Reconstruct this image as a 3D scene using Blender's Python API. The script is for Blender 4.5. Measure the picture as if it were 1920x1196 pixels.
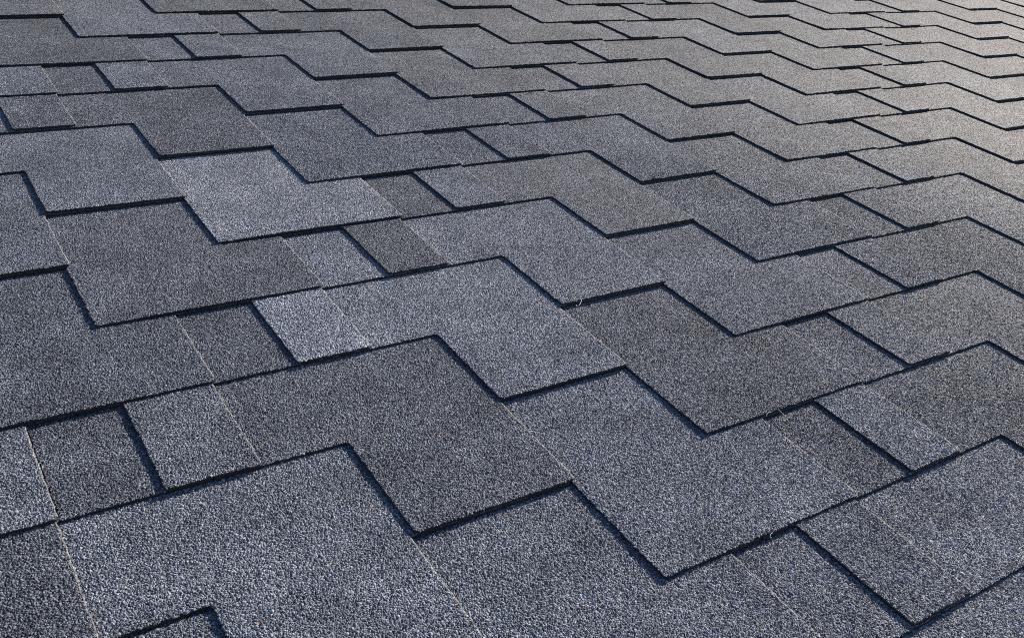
import bpy, bmesh, math, random
import numpy as np
from mathutils import Matrix, Vector
from mathutils.geometry import delaunay_2d_cdt

scene = bpy.context.scene
for o in list(bpy.data.objects):
    bpy.data.objects.remove(o, do_unlink=True)
col = scene.collection

# ------------------------------------------------------------------ scale and roof frame
E = 0.14                    # exposure of one shingle course (m)
T = 0.0245 * E               # rise of one layer per course
TOPZ = 3.4 * T              # height of a butt edge above the deck
PITCH = math.radians(14.7)
ROOF = Matrix.Translation((0, 0, 4.0)) @ Matrix.Rotation(PITCH, 4, 'X')

# ------------------------------------------------------------------ camera
cam_d = bpy.data.cameras.new('camera')
cam = bpy.data.objects.new('camera', cam_d)
col.objects.link(cam)
cam_d.sensor_width = 36.0
cam_d.lens = 36.0 * 1837.7 / 1920.0
cam_d.clip_start, cam_d.clip_end = 0.02, 500.0
rx = Vector((0.83014965, -0.53922697, 0.1417245))
up = Vector((0.18463219, 0.50573117, 0.84270216))
bk = -Vector((0.52608223, 0.673402, -0.51939121))
CAMLOC = Vector((-1.75189 * E, -1.79951 * E, 4.42678 * E + TOPZ))
M = Matrix((rx, up, bk)).transposed().to_4x4()
M.translation = CAMLOC
cam.matrix_world = ROOF @ M
scene.camera = cam

# ------------------------------------------------------------------ sky and sun
SUN_LOCAL = Vector((2.3, 0.80, 1.0)).normalized()      # towards the sun, in the roof plane's frame
SUN = (ROOF.to_3x3() @ SUN_LOCAL).normalized()
elev, azim = math.asin(SUN.z), math.atan2(SUN.x, SUN.y)
world = bpy.data.worlds.new('World')
scene.world = world
world.use_nodes = True
wn = world.node_tree
sky = wn.nodes.new('ShaderNodeTexSky')
sky.sky_type = 'NISHITA'
sky.sun_disc = False
sky.sun_elevation = elev
sky.sun_rotation = azim
sky.ozone_density = 3.0
sky.air_density = 0.9
sky.dust_density = 0.3
wn.links.new(sky.outputs[0], wn.nodes['Background'].inputs[0])
wn.nodes['Background'].inputs[1].default_value = 0.068
sun_d = bpy.data.lights.new('sun', 'SUN')
sun_d.energy = 5.0
sun_d.angle = math.radians(0.5)
sun_d.color = (1.0, 0.885, 0.74)
sun = bpy.data.objects.new('sun', sun_d)
sun.rotation_euler = SUN.to_track_quat('Z', 'Y').to_euler()
sun.location = (3, 1, 8)
col.objects.link(sun)

scene.view_settings.view_transform = 'Standard'
scene.view_settings.look = 'None'
scene.view_settings.exposure = 1.28
scene.view_settings.gamma = 1.0
scene.view_settings.use_curve_mapping = False
scene.cycles.use_denoising = False
scene.cycles.max_bounces = 4
scene.cycles.filter_width = 1.0


# ------------------------------------------------------------------ the roof
roof = bpy.data.objects.new('roof', None)
roof.matrix_world = ROOF
roof.empty_display_size = 0.2
roof['label'] = 'low sloping roof covered in blue grey granule shingles with stepped tabs'
roof['category'] = 'roof'
roof['kind'] = 'thing'
col.objects.link(roof)

# ------------------------------------------------------------------ materials
class Nodes:
    def __init__(self, name):
        self.mat = bpy.data.materials.new(name)
        self.mat.use_nodes = True
        self.t = self.mat.node_tree
        self.bsdf = self.t.nodes['Principled BSDF']

    def link(self, a, b):
        self.t.links.new(a, b)

    def set(self, sock, v):
        if isinstance(v, bpy.types.NodeSocket):
            self.link(v, sock)
        else:
            sock.default_value = v

    def math(self, op, a, b=0.0, c=None, clamp=False):
        n = self.t.nodes.new('ShaderNodeMath')
        n.operation = op
        n.use_clamp = clamp
        self.set(n.inputs[0], a)
        self.set(n.inputs[1], b)
        if c is not None:
            self.set(n.inputs[2], c)
        return n.outputs[0]

    def vec(self, op, a, b=None, scale=None):
        n = self.t.nodes.new('ShaderNodeVectorMath')
        n.operation = op
        self.set(n.inputs[0], a)
        if b is not None:
            self.set(n.inputs[1], b)
        if scale is not None:
            self.set(n.inputs['Scale'], scale)
        return n.outputs[0]

    def mix(self, f, a, b):
        n = self.t.nodes.new('ShaderNodeMix')
        n.data_type = 'RGBA'
        self.set(n.inputs[0], f)
        self.set(n.inputs[6], a)
        self.set(n.inputs[7], b)
        return n.outputs[2]

    def mul(self, a, b):
        n = self.t.nodes.new('ShaderNodeMix')
        n.data_type = 'RGBA'
        n.blend_type = 'MULTIPLY'
        n.inputs[0].default_value = 1.0
        self.set(n.inputs[6], a)
        self.set(n.inputs[7], b)
        return n.outputs[2]

    def noise(self, vec, scale, detail=2.0, rough=0.5):
        n = self.t.nodes.new('ShaderNodeTexNoise')
        self.link(vec, n.inputs['Vector'])
        n.inputs['Scale'].default_value = scale
        n.inputs['Detail'].default_value = detail
        n.inputs['Roughness'].default_value = rough
        return n.outputs[0]

    def ramp(self, f, stops):
        n = self.t.nodes.new('ShaderNodeValToRGB')
        el = n.color_ramp.elements
        while len(el) < len(stops):
            el.new(0.5)
        for e, (p, c) in zip(el, stops):
            e.position = p
            e.color = (*c, 1)
        self.link(f, n.inputs[0])
        return n.outputs[0]


GRAIN = 1000.0


def granule_colour(m, pos, r0, r1, tone, hue):
    """dark slate, blue grey, grey and a few pale granules, blended per shingle"""
    blend = m.noise(pos, 12.0, 3.0, 0.6)                  # drifting colour drops inside a shingle
    blend2 = m.noise(pos, 60.0, 2.0, 0.5)
    shift = m.math('ADD', m.math('MULTIPLY', m.math('SUBTRACT', blend, 0.5), 0.62),
                   m.math('MULTIPLY', m.math('SUBTRACT', blend2, 0.5), 0.05))
    f = m.math('ADD', m.math('MULTIPLY', r0, 0.62), m.math('ADD', m.math('MULTIPLY', shift, 0.8), m.math('ADD', m.math('MULTIPLY', tone, 0.7), -0.05)), clamp=True)
    c = m.ramp(f, [(0.0, (0.024, 0.029, 0.041)), (0.30, (0.073, 0.086, 0.112)), (0.55, (0.139, 0.158, 0.197)),
                   (0.78, (0.248, 0.272, 0.325)), (1.0, (0.44, 0.465, 0.52))])
    warm = m.mul(c, (1.06, 1.0, 0.92, 1))
    c = m.mix(hue, c, warm)
    rare = m.math('GREATER_THAN', r1, 0.9988)
    c = m.mix(rare, c, (0.36, 0.20, 0.11, 1))
    return c


def grit_material():
    # the modelled granules of the nearer shingles: every loose island is one granule
    m = Nodes('granule_grains')
    geo = m.t.nodes.new('ShaderNodeNewGeometry')
    info = m.t.nodes.new('ShaderNodeObjectInfo')
    sep = m.t.nodes.new('ShaderNodeSeparateColor')
    m.link(info.outputs['Color'], sep.inputs[0])
    isl = geo.outputs['Random Per Island']
    r1 = m.math('FRACT', m.math('MULTIPLY', isl, 977.31))
    c = granule_colour(m, geo.outputs['Position'], isl, r1, sep.outputs[0], sep.outputs[1])
    m.link(c, m.bsdf.inputs['Base Color'])
    m.bsdf.inputs['Roughness'].default_value = 0.75
    m.bsdf.inputs['Specular IOR Level'].default_value = 0.2
    return m.mat


def granule_material():
    m = Nodes('mineral_granules')
    geo = m.t.nodes.new('ShaderNodeNewGeometry')
    pos = geo.outputs['Position']
    info = m.t.nodes.new('ShaderNodeObjectInfo')
    sep = m.t.nodes.new('ShaderNodeSeparateColor')
    m.link(info.outputs['Color'], sep.inputs[0])
    tone, hue = sep.outputs[0], sep.outputs[1]          # every shingle has its own granule blend
    tc = m.t.nodes.new('ShaderNodeTexCoord')
    tc.object = roof                                     # granules lie in the plane of the roof
    flat = tc.outputs['Object']
    vor = m.t.nodes.new('ShaderNodeTexVoronoi')
    vor.voronoi_dimensions = '2D'
    vor.inputs['Randomness'].default_value = 0.85
    vor.inputs['Scale'].default_value = GRAIN
    jump = m.vec('SCALE', (37.0, 91.0, 0.0), scale=m.math('MULTIPLY', info.outputs['Random'], 0.31))
    flat = m.vec('ADD', flat, jump)
    m.link(flat, vor.inputs['Vector'])
    rnd = m.t.nodes.new('ShaderNodeSeparateColor')
    m.link(vor.outputs['Color'], rnd.inputs[0])
    c = granule_colour(m, pos, rnd.outputs[0], rnd.outputs[2], tone, hue)
    # asphalt shows black in the pits between granules
    gap = m.math('DIVIDE', m.math('SUBTRACT', vor.outputs['Distance'], 0.36), 0.22, clamp=True)
    c = m.mix(m.math('MULTIPLY', gap, 0.85), c, (0.006, 0.0065, 0.009, 1))
    m.link(c, m.bsdf.inputs['Base Color'])
    m.bsdf.inputs['Roughness'].default_value = 0.8
    m.bsdf.inputs['Specular IOR Level'].default_value = 0.14
    # every granule is a small rounded facet with its own tilt
    tilt = m.vec('SCALE', m.vec('SUBTRACT', vor.outputs['Color'], (0.5, 0.5, 0.5)), scale=2.25)
    dome = m.vec('SCALE', m.vec('MULTIPLY', m.vec('SUBTRACT', flat, vor.outputs['Position']), (1, 1, 0)), scale=GRAIN * 1.0)
    n = m.vec('NORMALIZE', m.vec('ADD', geo.outputs['Normal'], m.vec('ADD', tilt, dome)))
    m.link(n, m.bsdf.inputs['Normal'])
    return m.mat


def asphalt_edge_material():
    m = Nodes('cut_asphalt_edge')
    geo = m.t.nodes.new('ShaderNodeNewGeometry')
    c = m.ramp(m.noise(geo.outputs['Position'], 900.0, 2.0), [(0.35, (0.004, 0.004, 0.005)), (0.75, (0.022, 0.021, 0.022))])
    m.link(c, m.bsdf.inputs['Base Color'])
    m.bsdf.inputs['Roughness'].default_value = 0.8
    return m.mat


def sunlit_lip_material():
    # the cut rim of a shingle: bare filler, its sunlit line painted in pale
    m = Nodes('sunlit_lip')
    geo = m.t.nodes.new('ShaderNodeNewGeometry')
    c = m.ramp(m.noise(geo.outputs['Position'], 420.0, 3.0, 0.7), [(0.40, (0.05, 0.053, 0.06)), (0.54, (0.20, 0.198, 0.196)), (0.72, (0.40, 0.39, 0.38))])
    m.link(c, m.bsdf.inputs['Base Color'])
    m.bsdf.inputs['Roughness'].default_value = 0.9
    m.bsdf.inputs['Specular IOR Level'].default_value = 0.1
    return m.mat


def plain_material(name, c, rough=0.7):
    m = Nodes(name)
    geo = m.t.nodes.new('ShaderNodeNewGeometry')
    v = m.math('ADD', m.math('MULTIPLY', m.noise(geo.outputs['Position'], 400.0), 0.5), 0.75)
    comb = m.t.nodes.new('ShaderNodeCombineColor')
    for i in range(3):
        m.link(v, comb.inputs[i])
    m.link(m.mul((*c, 1), comb.outputs[0]), m.bsdf.inputs['Base Color'])
    m.bsdf.inputs['Roughness'].default_value = rough
    return m.mat


MAT_GRAN = granule_material()
MAT_GRIT = grit_material()
MAT_EDGE = asphalt_edge_material()
MAT_LIP = sunlit_lip_material()
MAT_DECK = plain_material('plywood_deck', (0.30, 0.21, 0.13))
MAT_FIBRE = plain_material('pale_fibre', (0.52, 0.50, 0.47))
MAT_OCHRE = plain_material('ochre_grit', (0.52, 0.32, 0.16))

W = 0.632                     # width of one tab unit, in exposures
STEP = 1.293                  # shift of the pattern from one course to the next
PERIOD = 12 * W
START = 1.97 - STEP           # where course 0 begins
UPPER = 2.25                  # length of a shingle up the slope, in exposures

# outlines in (tab units, exposures), counter-clockwise; third value is a corner radius
G = 0.012
OUTLINE = {
    'wide': [(0 + G, 0, .032), (3, 0, .03), (3, 1, .03), (3.5 - G, 1, 0), (3.5 - G, UPPER, 0), (0 + G, UPPER, 0)],
    'narrow': [(3.5, 1, 0), (4, 1, .03), (4, 0, .032), (5, 0, .03), (5.0, .99, 0), (5.02, 1, 0), (5.02, UPPER, 0), (3.5, UPPER, 0)],
    'plain': [(5.02 + G, 1, 0), (6.5 - G, 1, 0), (6.5 - G, UPPER, 0), (5.02 + G, UPPER, 0)],
    'medium': [(6.5, 1, 0), (8, 1, .03), (8, 0, .032), (10, 0, .03), (10, 1, .03), (12 - 2 * G, 1, 0), (12 - 2 * G, UPPER, 0), (6.5, UPPER, 0)],
}

TOOTH = {'wide': [(0, 3)], 'narrow': [(4, 5)], 'plain': [], 'medium': [(8, 10)]}


def outline_points(kind, rng, spacing, jit):
    src = [(x * W, y, r) for x, y, r in OUTLINE[kind]]
    n = len(src)
    pts = []
    for i, (x, y, r) in enumerate(src):
        p = Vector((x, y))
        a = Vector(src[i - 1][:2])
        b = Vector(src[(i + 1) % n][:2])
        if r <= 0:
            pts.append(p)
            continue
        da, db = (a - p).normalized(), (b - p).normalized()
        q0, q1 = p + da * r, p + db * r
        for s in (0.0, 0.33, 0.67, 1.0):
            pts.append(q0.lerp(p, s).lerp(p.lerp(q1, s), s))
    out = []
    for i, p in enumerate(pts):
        q = pts[(i + 1) % len(pts)]
        d = (q - p).length
        k = max(1, int(round(d / spacing))) if min(p.y, q.y) < UPPER - 0.9 or abs(p.x - q.x) < 1e-4 and min(p.y, q.y) < 1.5 else 1
        for j in range(k):
            out.append(p.lerp(q, j / k))
    res = []
    for p in out:
        if jit and p.y < 1.2:
            p = p + Vector((rng.uniform(-jit, jit), rng.uniform(-jit, jit)))
            if rng.random() < 0.05:                       # a small chip out of the edge
                p = p + Vector((rng.uniform(-.012, .012), rng.uniform(0, .014)))
        res.append(p)
    return res


LIFT_N = 14


def lift_at(lift, x, y):
    """how far a tab has curled off the course below; x, y in exposures (numbers or arrays)"""
    q = x * 1.25
    i = np.floor(q)
    t = q - i
    t = t * t * (3 - 2 * t)
    i = i.astype(int) if hasattr(i, 'astype') else int(i)
    v = lift[i % LIFT_N] * (1 - t) + lift[(i + 1) % LIFT_N] * t
    return v * np.clip(1 - y / 0.7, 0, 1) ** 2


def shingle_into(bm, kind, rng, spacing=0.045, jit=0.0055, off=(0, 0, 0), lift=None):
    """one slab of felt, sloped so that its upper end tucks under the course above"""
    th, ch, lipw = T * 0.9, T * 0.16, T * 0.30
    pts = outline_points(kind, rng, spacing, jit)
    n = len(pts)

    def z(p):
        return TOPZ - T * p.y + (float(lift_at(lift, p.x, p.y)) if lift is not None else 0.0)
    ring_top, ring_mid, ring_bot = [], [], []
    for i, p in enumerate(pts):
        a, b = pts[i - 1], pts[(i + 1) % n]
        d = (b - a).normalized()
        inward = Vector((-d.y, d.x))
        q = p + inward * ((lipw if d.y > 0.7 else ch) / E)
        zz = z(p)
        ring_top.append(bm.verts.new((q.x * E + off[0], q.y * E + off[1], zz + off[2])))
        ring_mid.append(bm.verts.new((p.x * E + off[0], p.y * E + off[1], zz - (0.08 * T if d.y > 0.7 else ch) + off[2])))
        ring_bot.append(bm.verts.new((p.x * E + off[0], p.y * E + off[1], zz - th + off[2])))
    flat = [Vector(((v.co.x - off[0]) / E, (v.co.y - off[1]) / E)) for v in ring_top]
    extra = []
    if lift is not None:
        xs = [p.x for p in pts]
        for gy in (0.12, 0.28, 0.46, 0.7, 0.92):
            x = min(xs) + 0.1
            while x < max(xs) - 0.08:
                if any(r[0] * W + 0.07 < x < r[1] * W - 0.07 for r in TOOTH[kind]):
                    extra.append(Vector((x, gy)))
                x += 0.2
    out = delaunay_2d_cdt(flat + extra, [(i, (i + 1) % n) for i in range(n)], [], 1, 1e-6)
    vmap = []
    for p, orig in zip(out[0], out[3]):
        k = [i for i in orig if i < n]
        vmap.append(ring_top[k[0]] if k else bm.verts.new((p.x * E + off[0], p.y * E + off[1], z(p) + off[2])))
    for tri in out[2]:
        a, b, c = (vmap[i] for i in tri)
        if (b.co - a.co).xy.cross((c.co - a.co).xy) < 0:
            b, c = c, b
        bm.faces.new((a, b, c))
    for i in range(n):
        j = (i + 1) % n
        f = bm.faces.new((ring_mid[i], ring_mid[j], ring_top[j], ring_top[i]))
        d = pts[j] - pts[i]
        right = d.y > abs(d.x) * 2 and pts[i].x > 0.2        # only cut rims facing right, sunward, get the painted bright line
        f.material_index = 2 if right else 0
        f = bm.faces.new((ring_bot[i], ring_bot[j], ring_mid[j], ring_mid[i]))
        f.material_index = 1


def finish(bm, name, mats):
    me = bpy.data.meshes.new(name)
    bm.to_mesh(me)
    bm.free()
    for m in mats:
        me.materials.append(m)
    return me


rng = random.Random(11)
VARIANTS = {}
for kind in OUTLINE:
    VARIANTS[kind] = []
    for v in range(4):
        bm = bmesh.new()
        lift = np.array([max(-0.05, rng.gauss(0.06, 0.16)) * T for _ in range(LIFT_N)])
        shingle_into(bm, kind, rng, lift=lift)
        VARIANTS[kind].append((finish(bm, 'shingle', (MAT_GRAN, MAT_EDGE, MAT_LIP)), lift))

# roof deck below the shingles
bm = bmesh.new()
X0, X1, V0, V1 = -7.0, 36.0, -4.0, 20.0
bmesh.ops.create_cube(bm, size=1.0)
for v in bm.verts:
    v.co = Vector(((X0 + X1) / 2 * E + v.co.x * (X1 - X0) * E, (V0 + V1 + 2) / 2 * E + v.co.y * (V1 - V0 + 2) * E, -0.010 + v.co.z * 0.018))
deck = bpy.data.objects.new('roof_deck', finish(bm, 'roof_deck', (MAT_DECK,)))
deck.parent = roof
col.objects.link(deck)

# which part of each shingle can be seen, in (tab units, exposures)
SEEN = {
    'wide': [(0, 0), (3, 0), (3, 1), (2.05, 1), (2.05, 2), (0, 2), (1, 1), (1.5, .5)],
    'narrow': [(4, 0), (5, 0), (4, 1), (5, 1), (4.5, .5)],
    'plain': [(5.05, 1), (6.05, 1), (5.05, 2), (6.05, 2), (5.5, 1.5)],
    'medium': [(8, 0), (10, 0), (10, 1), (10, 2), (7.05, 2), (7.05, 1), (8.5, 1), (9, .5), (8.5, 1.5)],
}
Mi = M.inverted()
FX = 1837.7


def to_pixel(x, v):
    p = Mi @ Vector((x * E, v * E, TOPZ))
    if p.z > -0.01:
        return None
    return 960 + FX * p.x / -p.z, 598 - FX * p.y / -p.z


def in_frame(kind, sx, k):
    poly = SEEN[kind]
    for i, (x, y) in enumerate(poly):
        x2, y2 = poly[(i + 1) % len(poly)]
        for s in range(12):
            q = to_pixel(sx + (x + (x2 - x) * s / 12) * W, k + y + (y2 - y) * s / 12)
            if q and -4 <= q[0] <= 1924 and -4 <= q[1] <= 1200:
                return True
    return False


# the seen part of each shingle as rectangles (x0, x1, y0, y1) in tab units and exposures
RECT = {
    'wide': [(0, 3, 0, 1), (-.05, 2.12, 1, 2)],
    'narrow': [(4, 5, 0, 1)],
    'plain': [(5.02, 6.12, 1, 2)],
    'medium': [(8, 10, 0, 1), (6.98, 10.12, 1, 2)],
}
PITCH_G = 0.0020              # spacing of the modelled granules (m)
NEAR, FAR = 1.15, 2.35        # their relief fades out between these distances from the camera
nrg = np.random.default_rng(7)
Minv = np.array(Mi)
grain_total = 0


def grains(kind, loc, lift):
    """positions of the granules one can make out on one shingle, in its own frame"""
    got = []
    pitch = PITCH_G
    for x0, x1, y0, y1 in RECT[kind]:
        ax, bx = x0 * W * E + 0.0003, x1 * W * E - (0.0012 if x1 in (3, 5, 10) else 0.0)
        ay, by = y0 * E + 0.0002, y1 * E
        nx, ny = int((bx - ax) / pitch), int((by - ay) / (pitch * 0.866))
        gx, gy = np.meshgrid(np.arange(nx + 1), np.arange(ny + 1))
        x = ax + (gx + 0.5 * (gy % 2)) * pitch
        y = ay + gy * pitch * 0.866
        x = (x + nrg.uniform(-.42, .42, x.shape) * pitch).ravel()
        y = (y + nrg.uniform(-.42, .42, y.shape) * pitch).ravel()
        ok = (x > ax) & (x < bx) & (y > ay) & (y < by)
        x, y = x[ok], y[ok]
        z = TOPZ - T * y / E + lift_at(lift, x / E, y / E)
        p = np.stack([x + loc[0], y + loc[1], z + loc[2]], 1)
        c = p @ Minv[:3, :3].T + Minv[:3, 3]
        dep = np.maximum(-c[:, 2], 0.01)
        u, v = 960 + FX * c[:, 0] / dep, 598 - FX * c[:, 1] / dep
        ok = (u > -60) & (u < 1980) & (v > -60) & (v < 1256) & (c[:, 2] < 0)
        d = np.linalg.norm(p - np.array(CAMLOC), axis=1)
        ok &= nrg.random(len(d)) < (FAR - d) / 0.55
        got.append(np.stack([x, y, z, d], 1)[ok])
    return np.concatenate(got)


def with_grains(mesh, pts):
    """copy of a shingle mesh with a small faceted stone at each point"""
    nv, npoly = len(mesh.vertices), len(mesh.polygons)
    co = np.empty(nv * 3, np.float32)
    mesh.vertices.foreach_get('co', co)
    nl = len(mesh.loops)
    lv = np.empty(nl, np.int32)
    mesh.loops.foreach_get('vertex_index', lv)
    ls = np.empty(npoly, np.int32)
    mesh.polygons.foreach_get('loop_start', ls)
    mi = np.empty(npoly, np.int32)
    mesh.polygons.foreach_get('material_index', mi)
    n = len(pts)
    d = pts[:, 3]
    S = 5 if d.mean() < 1.3 else 4 if d.mean() < 1.6 else 3     # fewer facets farther off
    r = np.clip(nrg.lognormal(-0.02, 0.24, n), 0.5, 1.6) * PITCH_G * (0.56 if S > 3 else 0.66)
    fade = np.clip((FAR - d) / (FAR - NEAR), 0, 1)
    h = r * nrg.uniform(0.32, 0.90, n) * (0.36 + 0.64 * fade ** 1.3)
    a0 = nrg.uniform(0, 6.283, n)
    vs = np.empty((n, S + 1, 3), np.float32)
    for k in range(S):
        a = a0 + k * 6.2832 / S + nrg.uniform(-.3, .3, n)
        rr = r * nrg.uniform(0.8, 1.25, n)
        vs[:, k, 0] = pts[:, 0] + np.cos(a) * rr
        vs[:, k, 1] = pts[:, 1] + np.sin(a) * rr
        vs[:, k, 2] = pts[:, 2] - 0.00012 + nrg.uniform(0, .2, n) * r
    a, q = nrg.uniform(0, 6.283, n), r * nrg.uniform(0, .55, n)
    vs[:, S, 0] = pts[:, 0] + np.cos(a) * q
    vs[:, S, 1] = pts[:, 1] + np.sin(a) * q
    vs[:, S, 2] = pts[:, 2] + h
    base = nv + np.arange(n, dtype=np.int32)[:, None, None] * (S + 1)
    tri = np.array([[k, (k + 1) % S, S] for k in range(S)], np.int32)[None]
    tl = (base + tri).ravel()
    me = bpy.data.meshes.new('shingle')
    me.vertices.add(nv + n * (S + 1))
    me.vertices.foreach_set('co', np.concatenate([co, vs.ravel()]))
    me.loops.add(nl + len(tl))
    me.loops.foreach_set('vertex_index', np.concatenate([lv, tl]).astype(np.int32))
    me.polygons.add(npoly + n * S)
    me.polygons.foreach_set('loop_start', np.concatenate([ls, nl + np.arange(n * S) * 3]).astype(np.int32))
    me.polygons.foreach_set('material_index', np.concatenate([mi, np.full(n * S, 3)]).astype(np.int32))
    for m in mesh.materials:
        me.materials.append(m)
    me.materials.append(MAT_GRIT)
    me.update(calc_edges=True)
    me.shade_flat()
    return me


# granule blends read from the photograph: (course, strip, kind) -> (tone, warmth)
TONE = {
    (2, -1, 'narrow'): (-0.200, 0.5),
    (2, -1, 'plain'): (-0.200, 0.4),
    (3, -1, 'narrow'): (-0.060, 0.3),
    (3, -1, 'wide'): (-0.040, 0.1),
    (1, -1, 'medium'): (0.020, 0.1),
    (2, -1, 'medium'): (-0.090, 0.4),
    (3, -1, 'plain'): (-0.180, 0.3),
    (4, -1, 'narrow'): (0.260, 0),
    (4, -1, 'plain'): (0.120, 0.1),
    (5, -1, 'narrow'): (-0.160, 0.6),
    (5, -1, 'plain'): (-0.140, 0.6),
    (4, -1, 'wide'): (-0.160, 0.2),
    (5, -1, 'wide'): (-0.120, 0.5),
    (3, -1, 'medium'): (0.140, 0.1),
    (4, -1, 'medium'): (0.100, 0.2),
    (6, -1, 'wide'): (0.210, 0.2),
    (6, -2, 'medium'): (-0.080, 0.1),
    (7, -2, 'medium'): (0.000, 0.05),
    (6, -1, 'narrow'): (0.050, 0),
    (6, -1, 'plain'): (0.000, 0.2),
    (5, -1, 'medium'): (-0.020, 0.6),
    (2, 0, 'wide'): (-0.120, 0.45),
    (1, 0, 'wide'): (0.020, 0),
    (0, 0, 'wide'): (0.000, 0.1),
    (3, 0, 'wide'): (0.000, 0.1),
    (0, 0, 'plain'): (-0.140, 0.5),
    (1, 0, 'narrow'): (0.050, 0),
    (0, 0, 'narrow'): (-0.060, 0.2),
    (1, 0, 'plain'): (-0.040, 0.3),
    (0, 0, 'medium'): (-0.060, 0.5),
    (1, 0, 'medium'): (-0.020, 0.6),
    (2, 0, 'narrow'): (0.000, 0.3),
    (2, 0, 'medium'): (0.000, 0.6),
    (6, -1, 'medium'): (0.020, 0.1),
    (7, -1, 'wide'): (0.000, 0.05),
    (8, -2, 'medium'): (-0.100, 0.6),
    (9, -2, 'narrow'): (-0.100, 0.4),
    (9, -2, 'plain'): (-0.080, 0.4),
    (10, -2, 'narrow'): (0.040, 0),
    (10, -2, 'wide'): (0.040, 0),
    (11, -2, 'wide'): (-0.120, 0.6),
    (9, -2, 'medium'): (-0.020, 0.2),
    (10, -2, 'medium'): (0.000, 0.1),
    (12, -2, 'wide'): (0.060, 0),
    (11, -2, 'narrow'): (0.000, 0.1),
    (10, -2, 'plain'): (0.020, 0.1),
    (7, -1, 'narrow'): (0.000, 0.1),
    (7, -1, 'medium'): (0.020, 0.2),
    (8, -1, 'wide'): (0.000, 0.4),
    (0, -1, 'medium'): (-0.040, 0.3),
}
DEBUG = False
rest = bmesh.new()
shingle_count = 0
rngs = random.Random(5)
for k in range(int(V0) + 1, int(V1)):
    base = START + STEP * k
    n0 = math.floor((X0 - base) / PERIOD) - 1
    n1 = math.ceil((X1 - base) / PERIOD) + 1
    for n in range(n0, n1):
        jx, jv = rngs.uniform(-0.012, 0.012), rngs.uniform(-0.012, 0.012)
        sx = base + n * PERIOD
        strip_tone = rngs.gauss(0.0, 0.09)
        for kind in ('wide', 'narrow', 'plain', 'medium'):
            tone = strip_tone + rngs.gauss(0.0, 0.13)
            warm = min(0.7, max(0, rngs.gauss(0.3, 0.22)))
            var = rngs.randrange(4)
            xa = sx + OUTLINE[kind][0][0] * W
            if xa > X1 or xa + 5 * W < X0:
                continue
            if in_frame(kind, sx, k):
                tone, warm = TONE.get((k, n, kind), (max(-0.07, min(0.08, tone * 0.55)), min(warm, 0.5)))
                o = bpy.data.objects.new('shingle', VARIANTS[kind][var][0])
                o.location = ((sx + jx) * E, (k + jv) * E, rngs.uniform(-0.03, 0.03) * T)
                pts = grains(kind, o.location, VARIANTS[kind][var][1])
                if len(pts) > 50:
                    grain_total += len(pts)
                    o.data = with_grains(o.data, pts)
                o.color = (0.25 + tone, warm, 0, 1)
                o.parent = roof
                col.objects.link(o)
                shingle_count += 1
                if DEBUG:
                    q = [to_pixel(sx + x * W, k + y) for x, y in SEEN[kind]]
                    q = [a for a in q if a]
                    print('PIECE', k, n, kind, int(sum(a[0] for a in q) / len(q)), int(sum(a[1] for a in q) / len(q)))
            else:
                shingle_into(rest, kind, rngs, 0.5, 0.0, ((sx + jx) * E, (k + jv) * E, 0))
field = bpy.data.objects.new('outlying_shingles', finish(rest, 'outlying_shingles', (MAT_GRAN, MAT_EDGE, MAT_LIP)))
field['kind'] = 'stuff'
field.color = (0.25, 0.35, 0, 1)
field.parent = roof
col.objects.link(field)
print('shingles', shingle_count, 'grains', grain_total, 'tris', sum(len(o.data.polygons) for o in col.objects if o.type == 'MESH'))


# ------------------------------------------------------------------ small things lying on the shingles
def from_pixel(px, py, height=0.0):
    """point of the roof surface seen at a pixel of the photograph, in the roof's frame"""
    d = M.to_3x3() @ Vector(((px - 960) / FX, -(py - 598) / FX, -1.0))
    s = (TOPZ + height - CAMLOC.z) / d.z
    return CAMLOC + d * s


def fibre(name, label, path, r, blob=None):
    """a thin curled tube through roof-frame points"""
    bm = bmesh.new()
    origin = path[0].copy()
    rings = []
    n = len(path)
    for i, p in enumerate(path):
        t = (path[min(i + 1, n - 1)] - path[max(i - 1, 0)]).normalized()
        a = t.cross(Vector((0.3, 0.2, 1))).normalized()
        b = t.cross(a)
        rr = r * (0.6 if i in (0, n - 1) else 1.0) * (blob if blob and i >= n - 3 else 1.0)
        rings.append([bm.verts.new(p - origin + (a * math.cos(q) + b * math.sin(q)) * rr) for q in (k * math.pi / 3 for k in range(6))])
    for r0, r1 in zip(rings, rings[1:]):
        for k in range(6):
            bm.faces.new((r0[k], r0[(k + 1) % 6], r1[(k + 1) % 6], r1[k]))
    bm.faces.new(list(reversed(rings[0])))
    bm.faces.new(rings[-1])
    o = bpy.data.objects.new(name, finish(bm, name, (MAT_FIBRE,)))
    for f in o.data.polygons:
        f.use_smooth = True
    o.matrix_world = ROOF @ Matrix.Translation(origin)
    o['label'] = label
    o['category'] = 'fibre'
    o['group'] = 'loose fibres caught on shingle edges'
    col.objects.link(o)


def smooth(pts, k=4):
    out = []
    for i in range(len(pts) - 1):
        p0, p1, p2, p3 = pts[max(i - 1, 0)], pts[i], pts[i + 1], pts[min(i + 2, len(pts) - 1)]
        for j in range(k):
            t = j / k
            out.append(0.5 * (2 * p1 + (p2 - p0) * t + (2 * p0 - 5 * p1 + 4 * p2 - p3) * t * t + (3 * p1 - p0 - 3 * p2 + p3) * t ** 3))
    out.append(pts[-1])
    return out


def pxpath(pts):
    return smooth([from_pixel(x, y, h) for x, y, h in pts])


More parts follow.
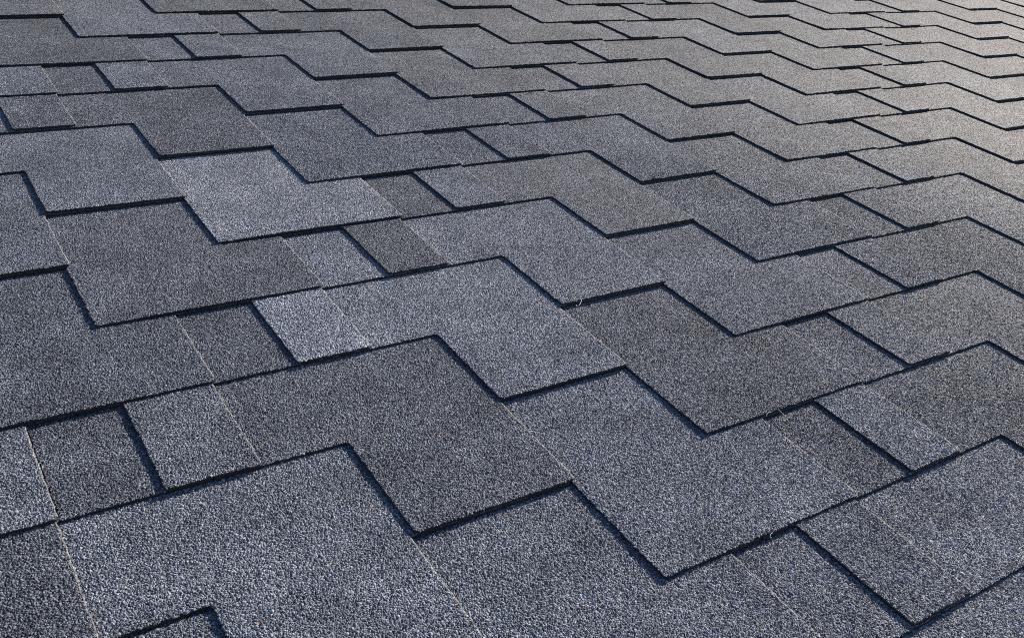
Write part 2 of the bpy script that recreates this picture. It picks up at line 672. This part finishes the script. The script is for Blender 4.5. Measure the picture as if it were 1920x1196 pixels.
fibre('white_fibre', 'white curled fibre hanging below the shingle edge near the middle, with a thick tip',
      pxpath([(1090, 561, .0008), (1089, 567, .0008), (1086, 572, .0002), (1082, 574, -.0008), (1080, 572, -.001)]), 0.0003, 1.9)
fibre('pale_fibre', 'short straight pale fibre poking out from under a shingle edge beside a dark square',
      pxpath([(1459, 768, .0006), (1463, 771, .0008), (1467, 775, .0002), (1471, 779, -.001)]), 0.00025)
fibre('pale_fibre', 'tiny hooked hair on a shingle edge just left of the straight pale fibre',
      pxpath([(1446, 772, .0006), (1440, 774, .0008), (1437, 778, .0004), (1437, 781, -.001)]), 0.0002)
fibre('pale_fibre', 'curly pale hair on the edge of the lower shingle right of the zigzag',
      pxpath([(1449, 998, .0006), (1445, 1001, .001), (1444, 1006, .0004), (1448, 1008, -.0006)]), 0.0002)


def grit(name, label, centres, material, rngg):
    """loose angular granules lying on the surface, one mesh"""
    bm = bmesh.new()
    for p, r in centres:
        vs = [bm.verts.new(p + Vector(d) * r * rngg.uniform(0.7, 1.2)) for d in ((1, 0, 0), (0, 1, 0), (-1, 0, 0), (0, -1, 0), (0, 0, .9), (0, 0, -.5))]
        for a, b, c in ((0, 1, 4), (1, 2, 4), (2, 3, 4), (3, 0, 4), (1, 0, 5), (2, 1, 5), (3, 2, 5), (0, 3, 5)):
            bm.faces.new((vs[a], vs[b], vs[c]))
    o = bpy.data.objects.new(name, finish(bm, name, (material,)))
    o['kind'] = 'stuff'
    o['label'] = label
    o['category'] = 'grit'
    o.matrix_world = ROOF
    col.objects.link(o)


rg = random.Random(3)
spots = []
streak = [(982, 264), (992, 268), (1002, 270), (1010, 271), (1012, 278), (1010, 283), (1018, 276), (1026, 281)]
for i in range(90):
    a = rg.randrange(len(streak) - 1)
    t = rg.random()
    x = streak[a][0] + (streak[a + 1][0] - streak[a][0]) * t + rg.gauss(0, 2.2)
    y = streak[a][1] + (streak[a + 1][1] - streak[a][1]) * t + rg.gauss(0, 1.0)
    spots.append((from_pixel(x, y, -T * 0.5), rg.uniform(.0005, .0011)))
grit('rusty_grit', 'small scatter of rusty orange grit on a shingle in the upper middle', spots, MAT_OCHRE, rg)
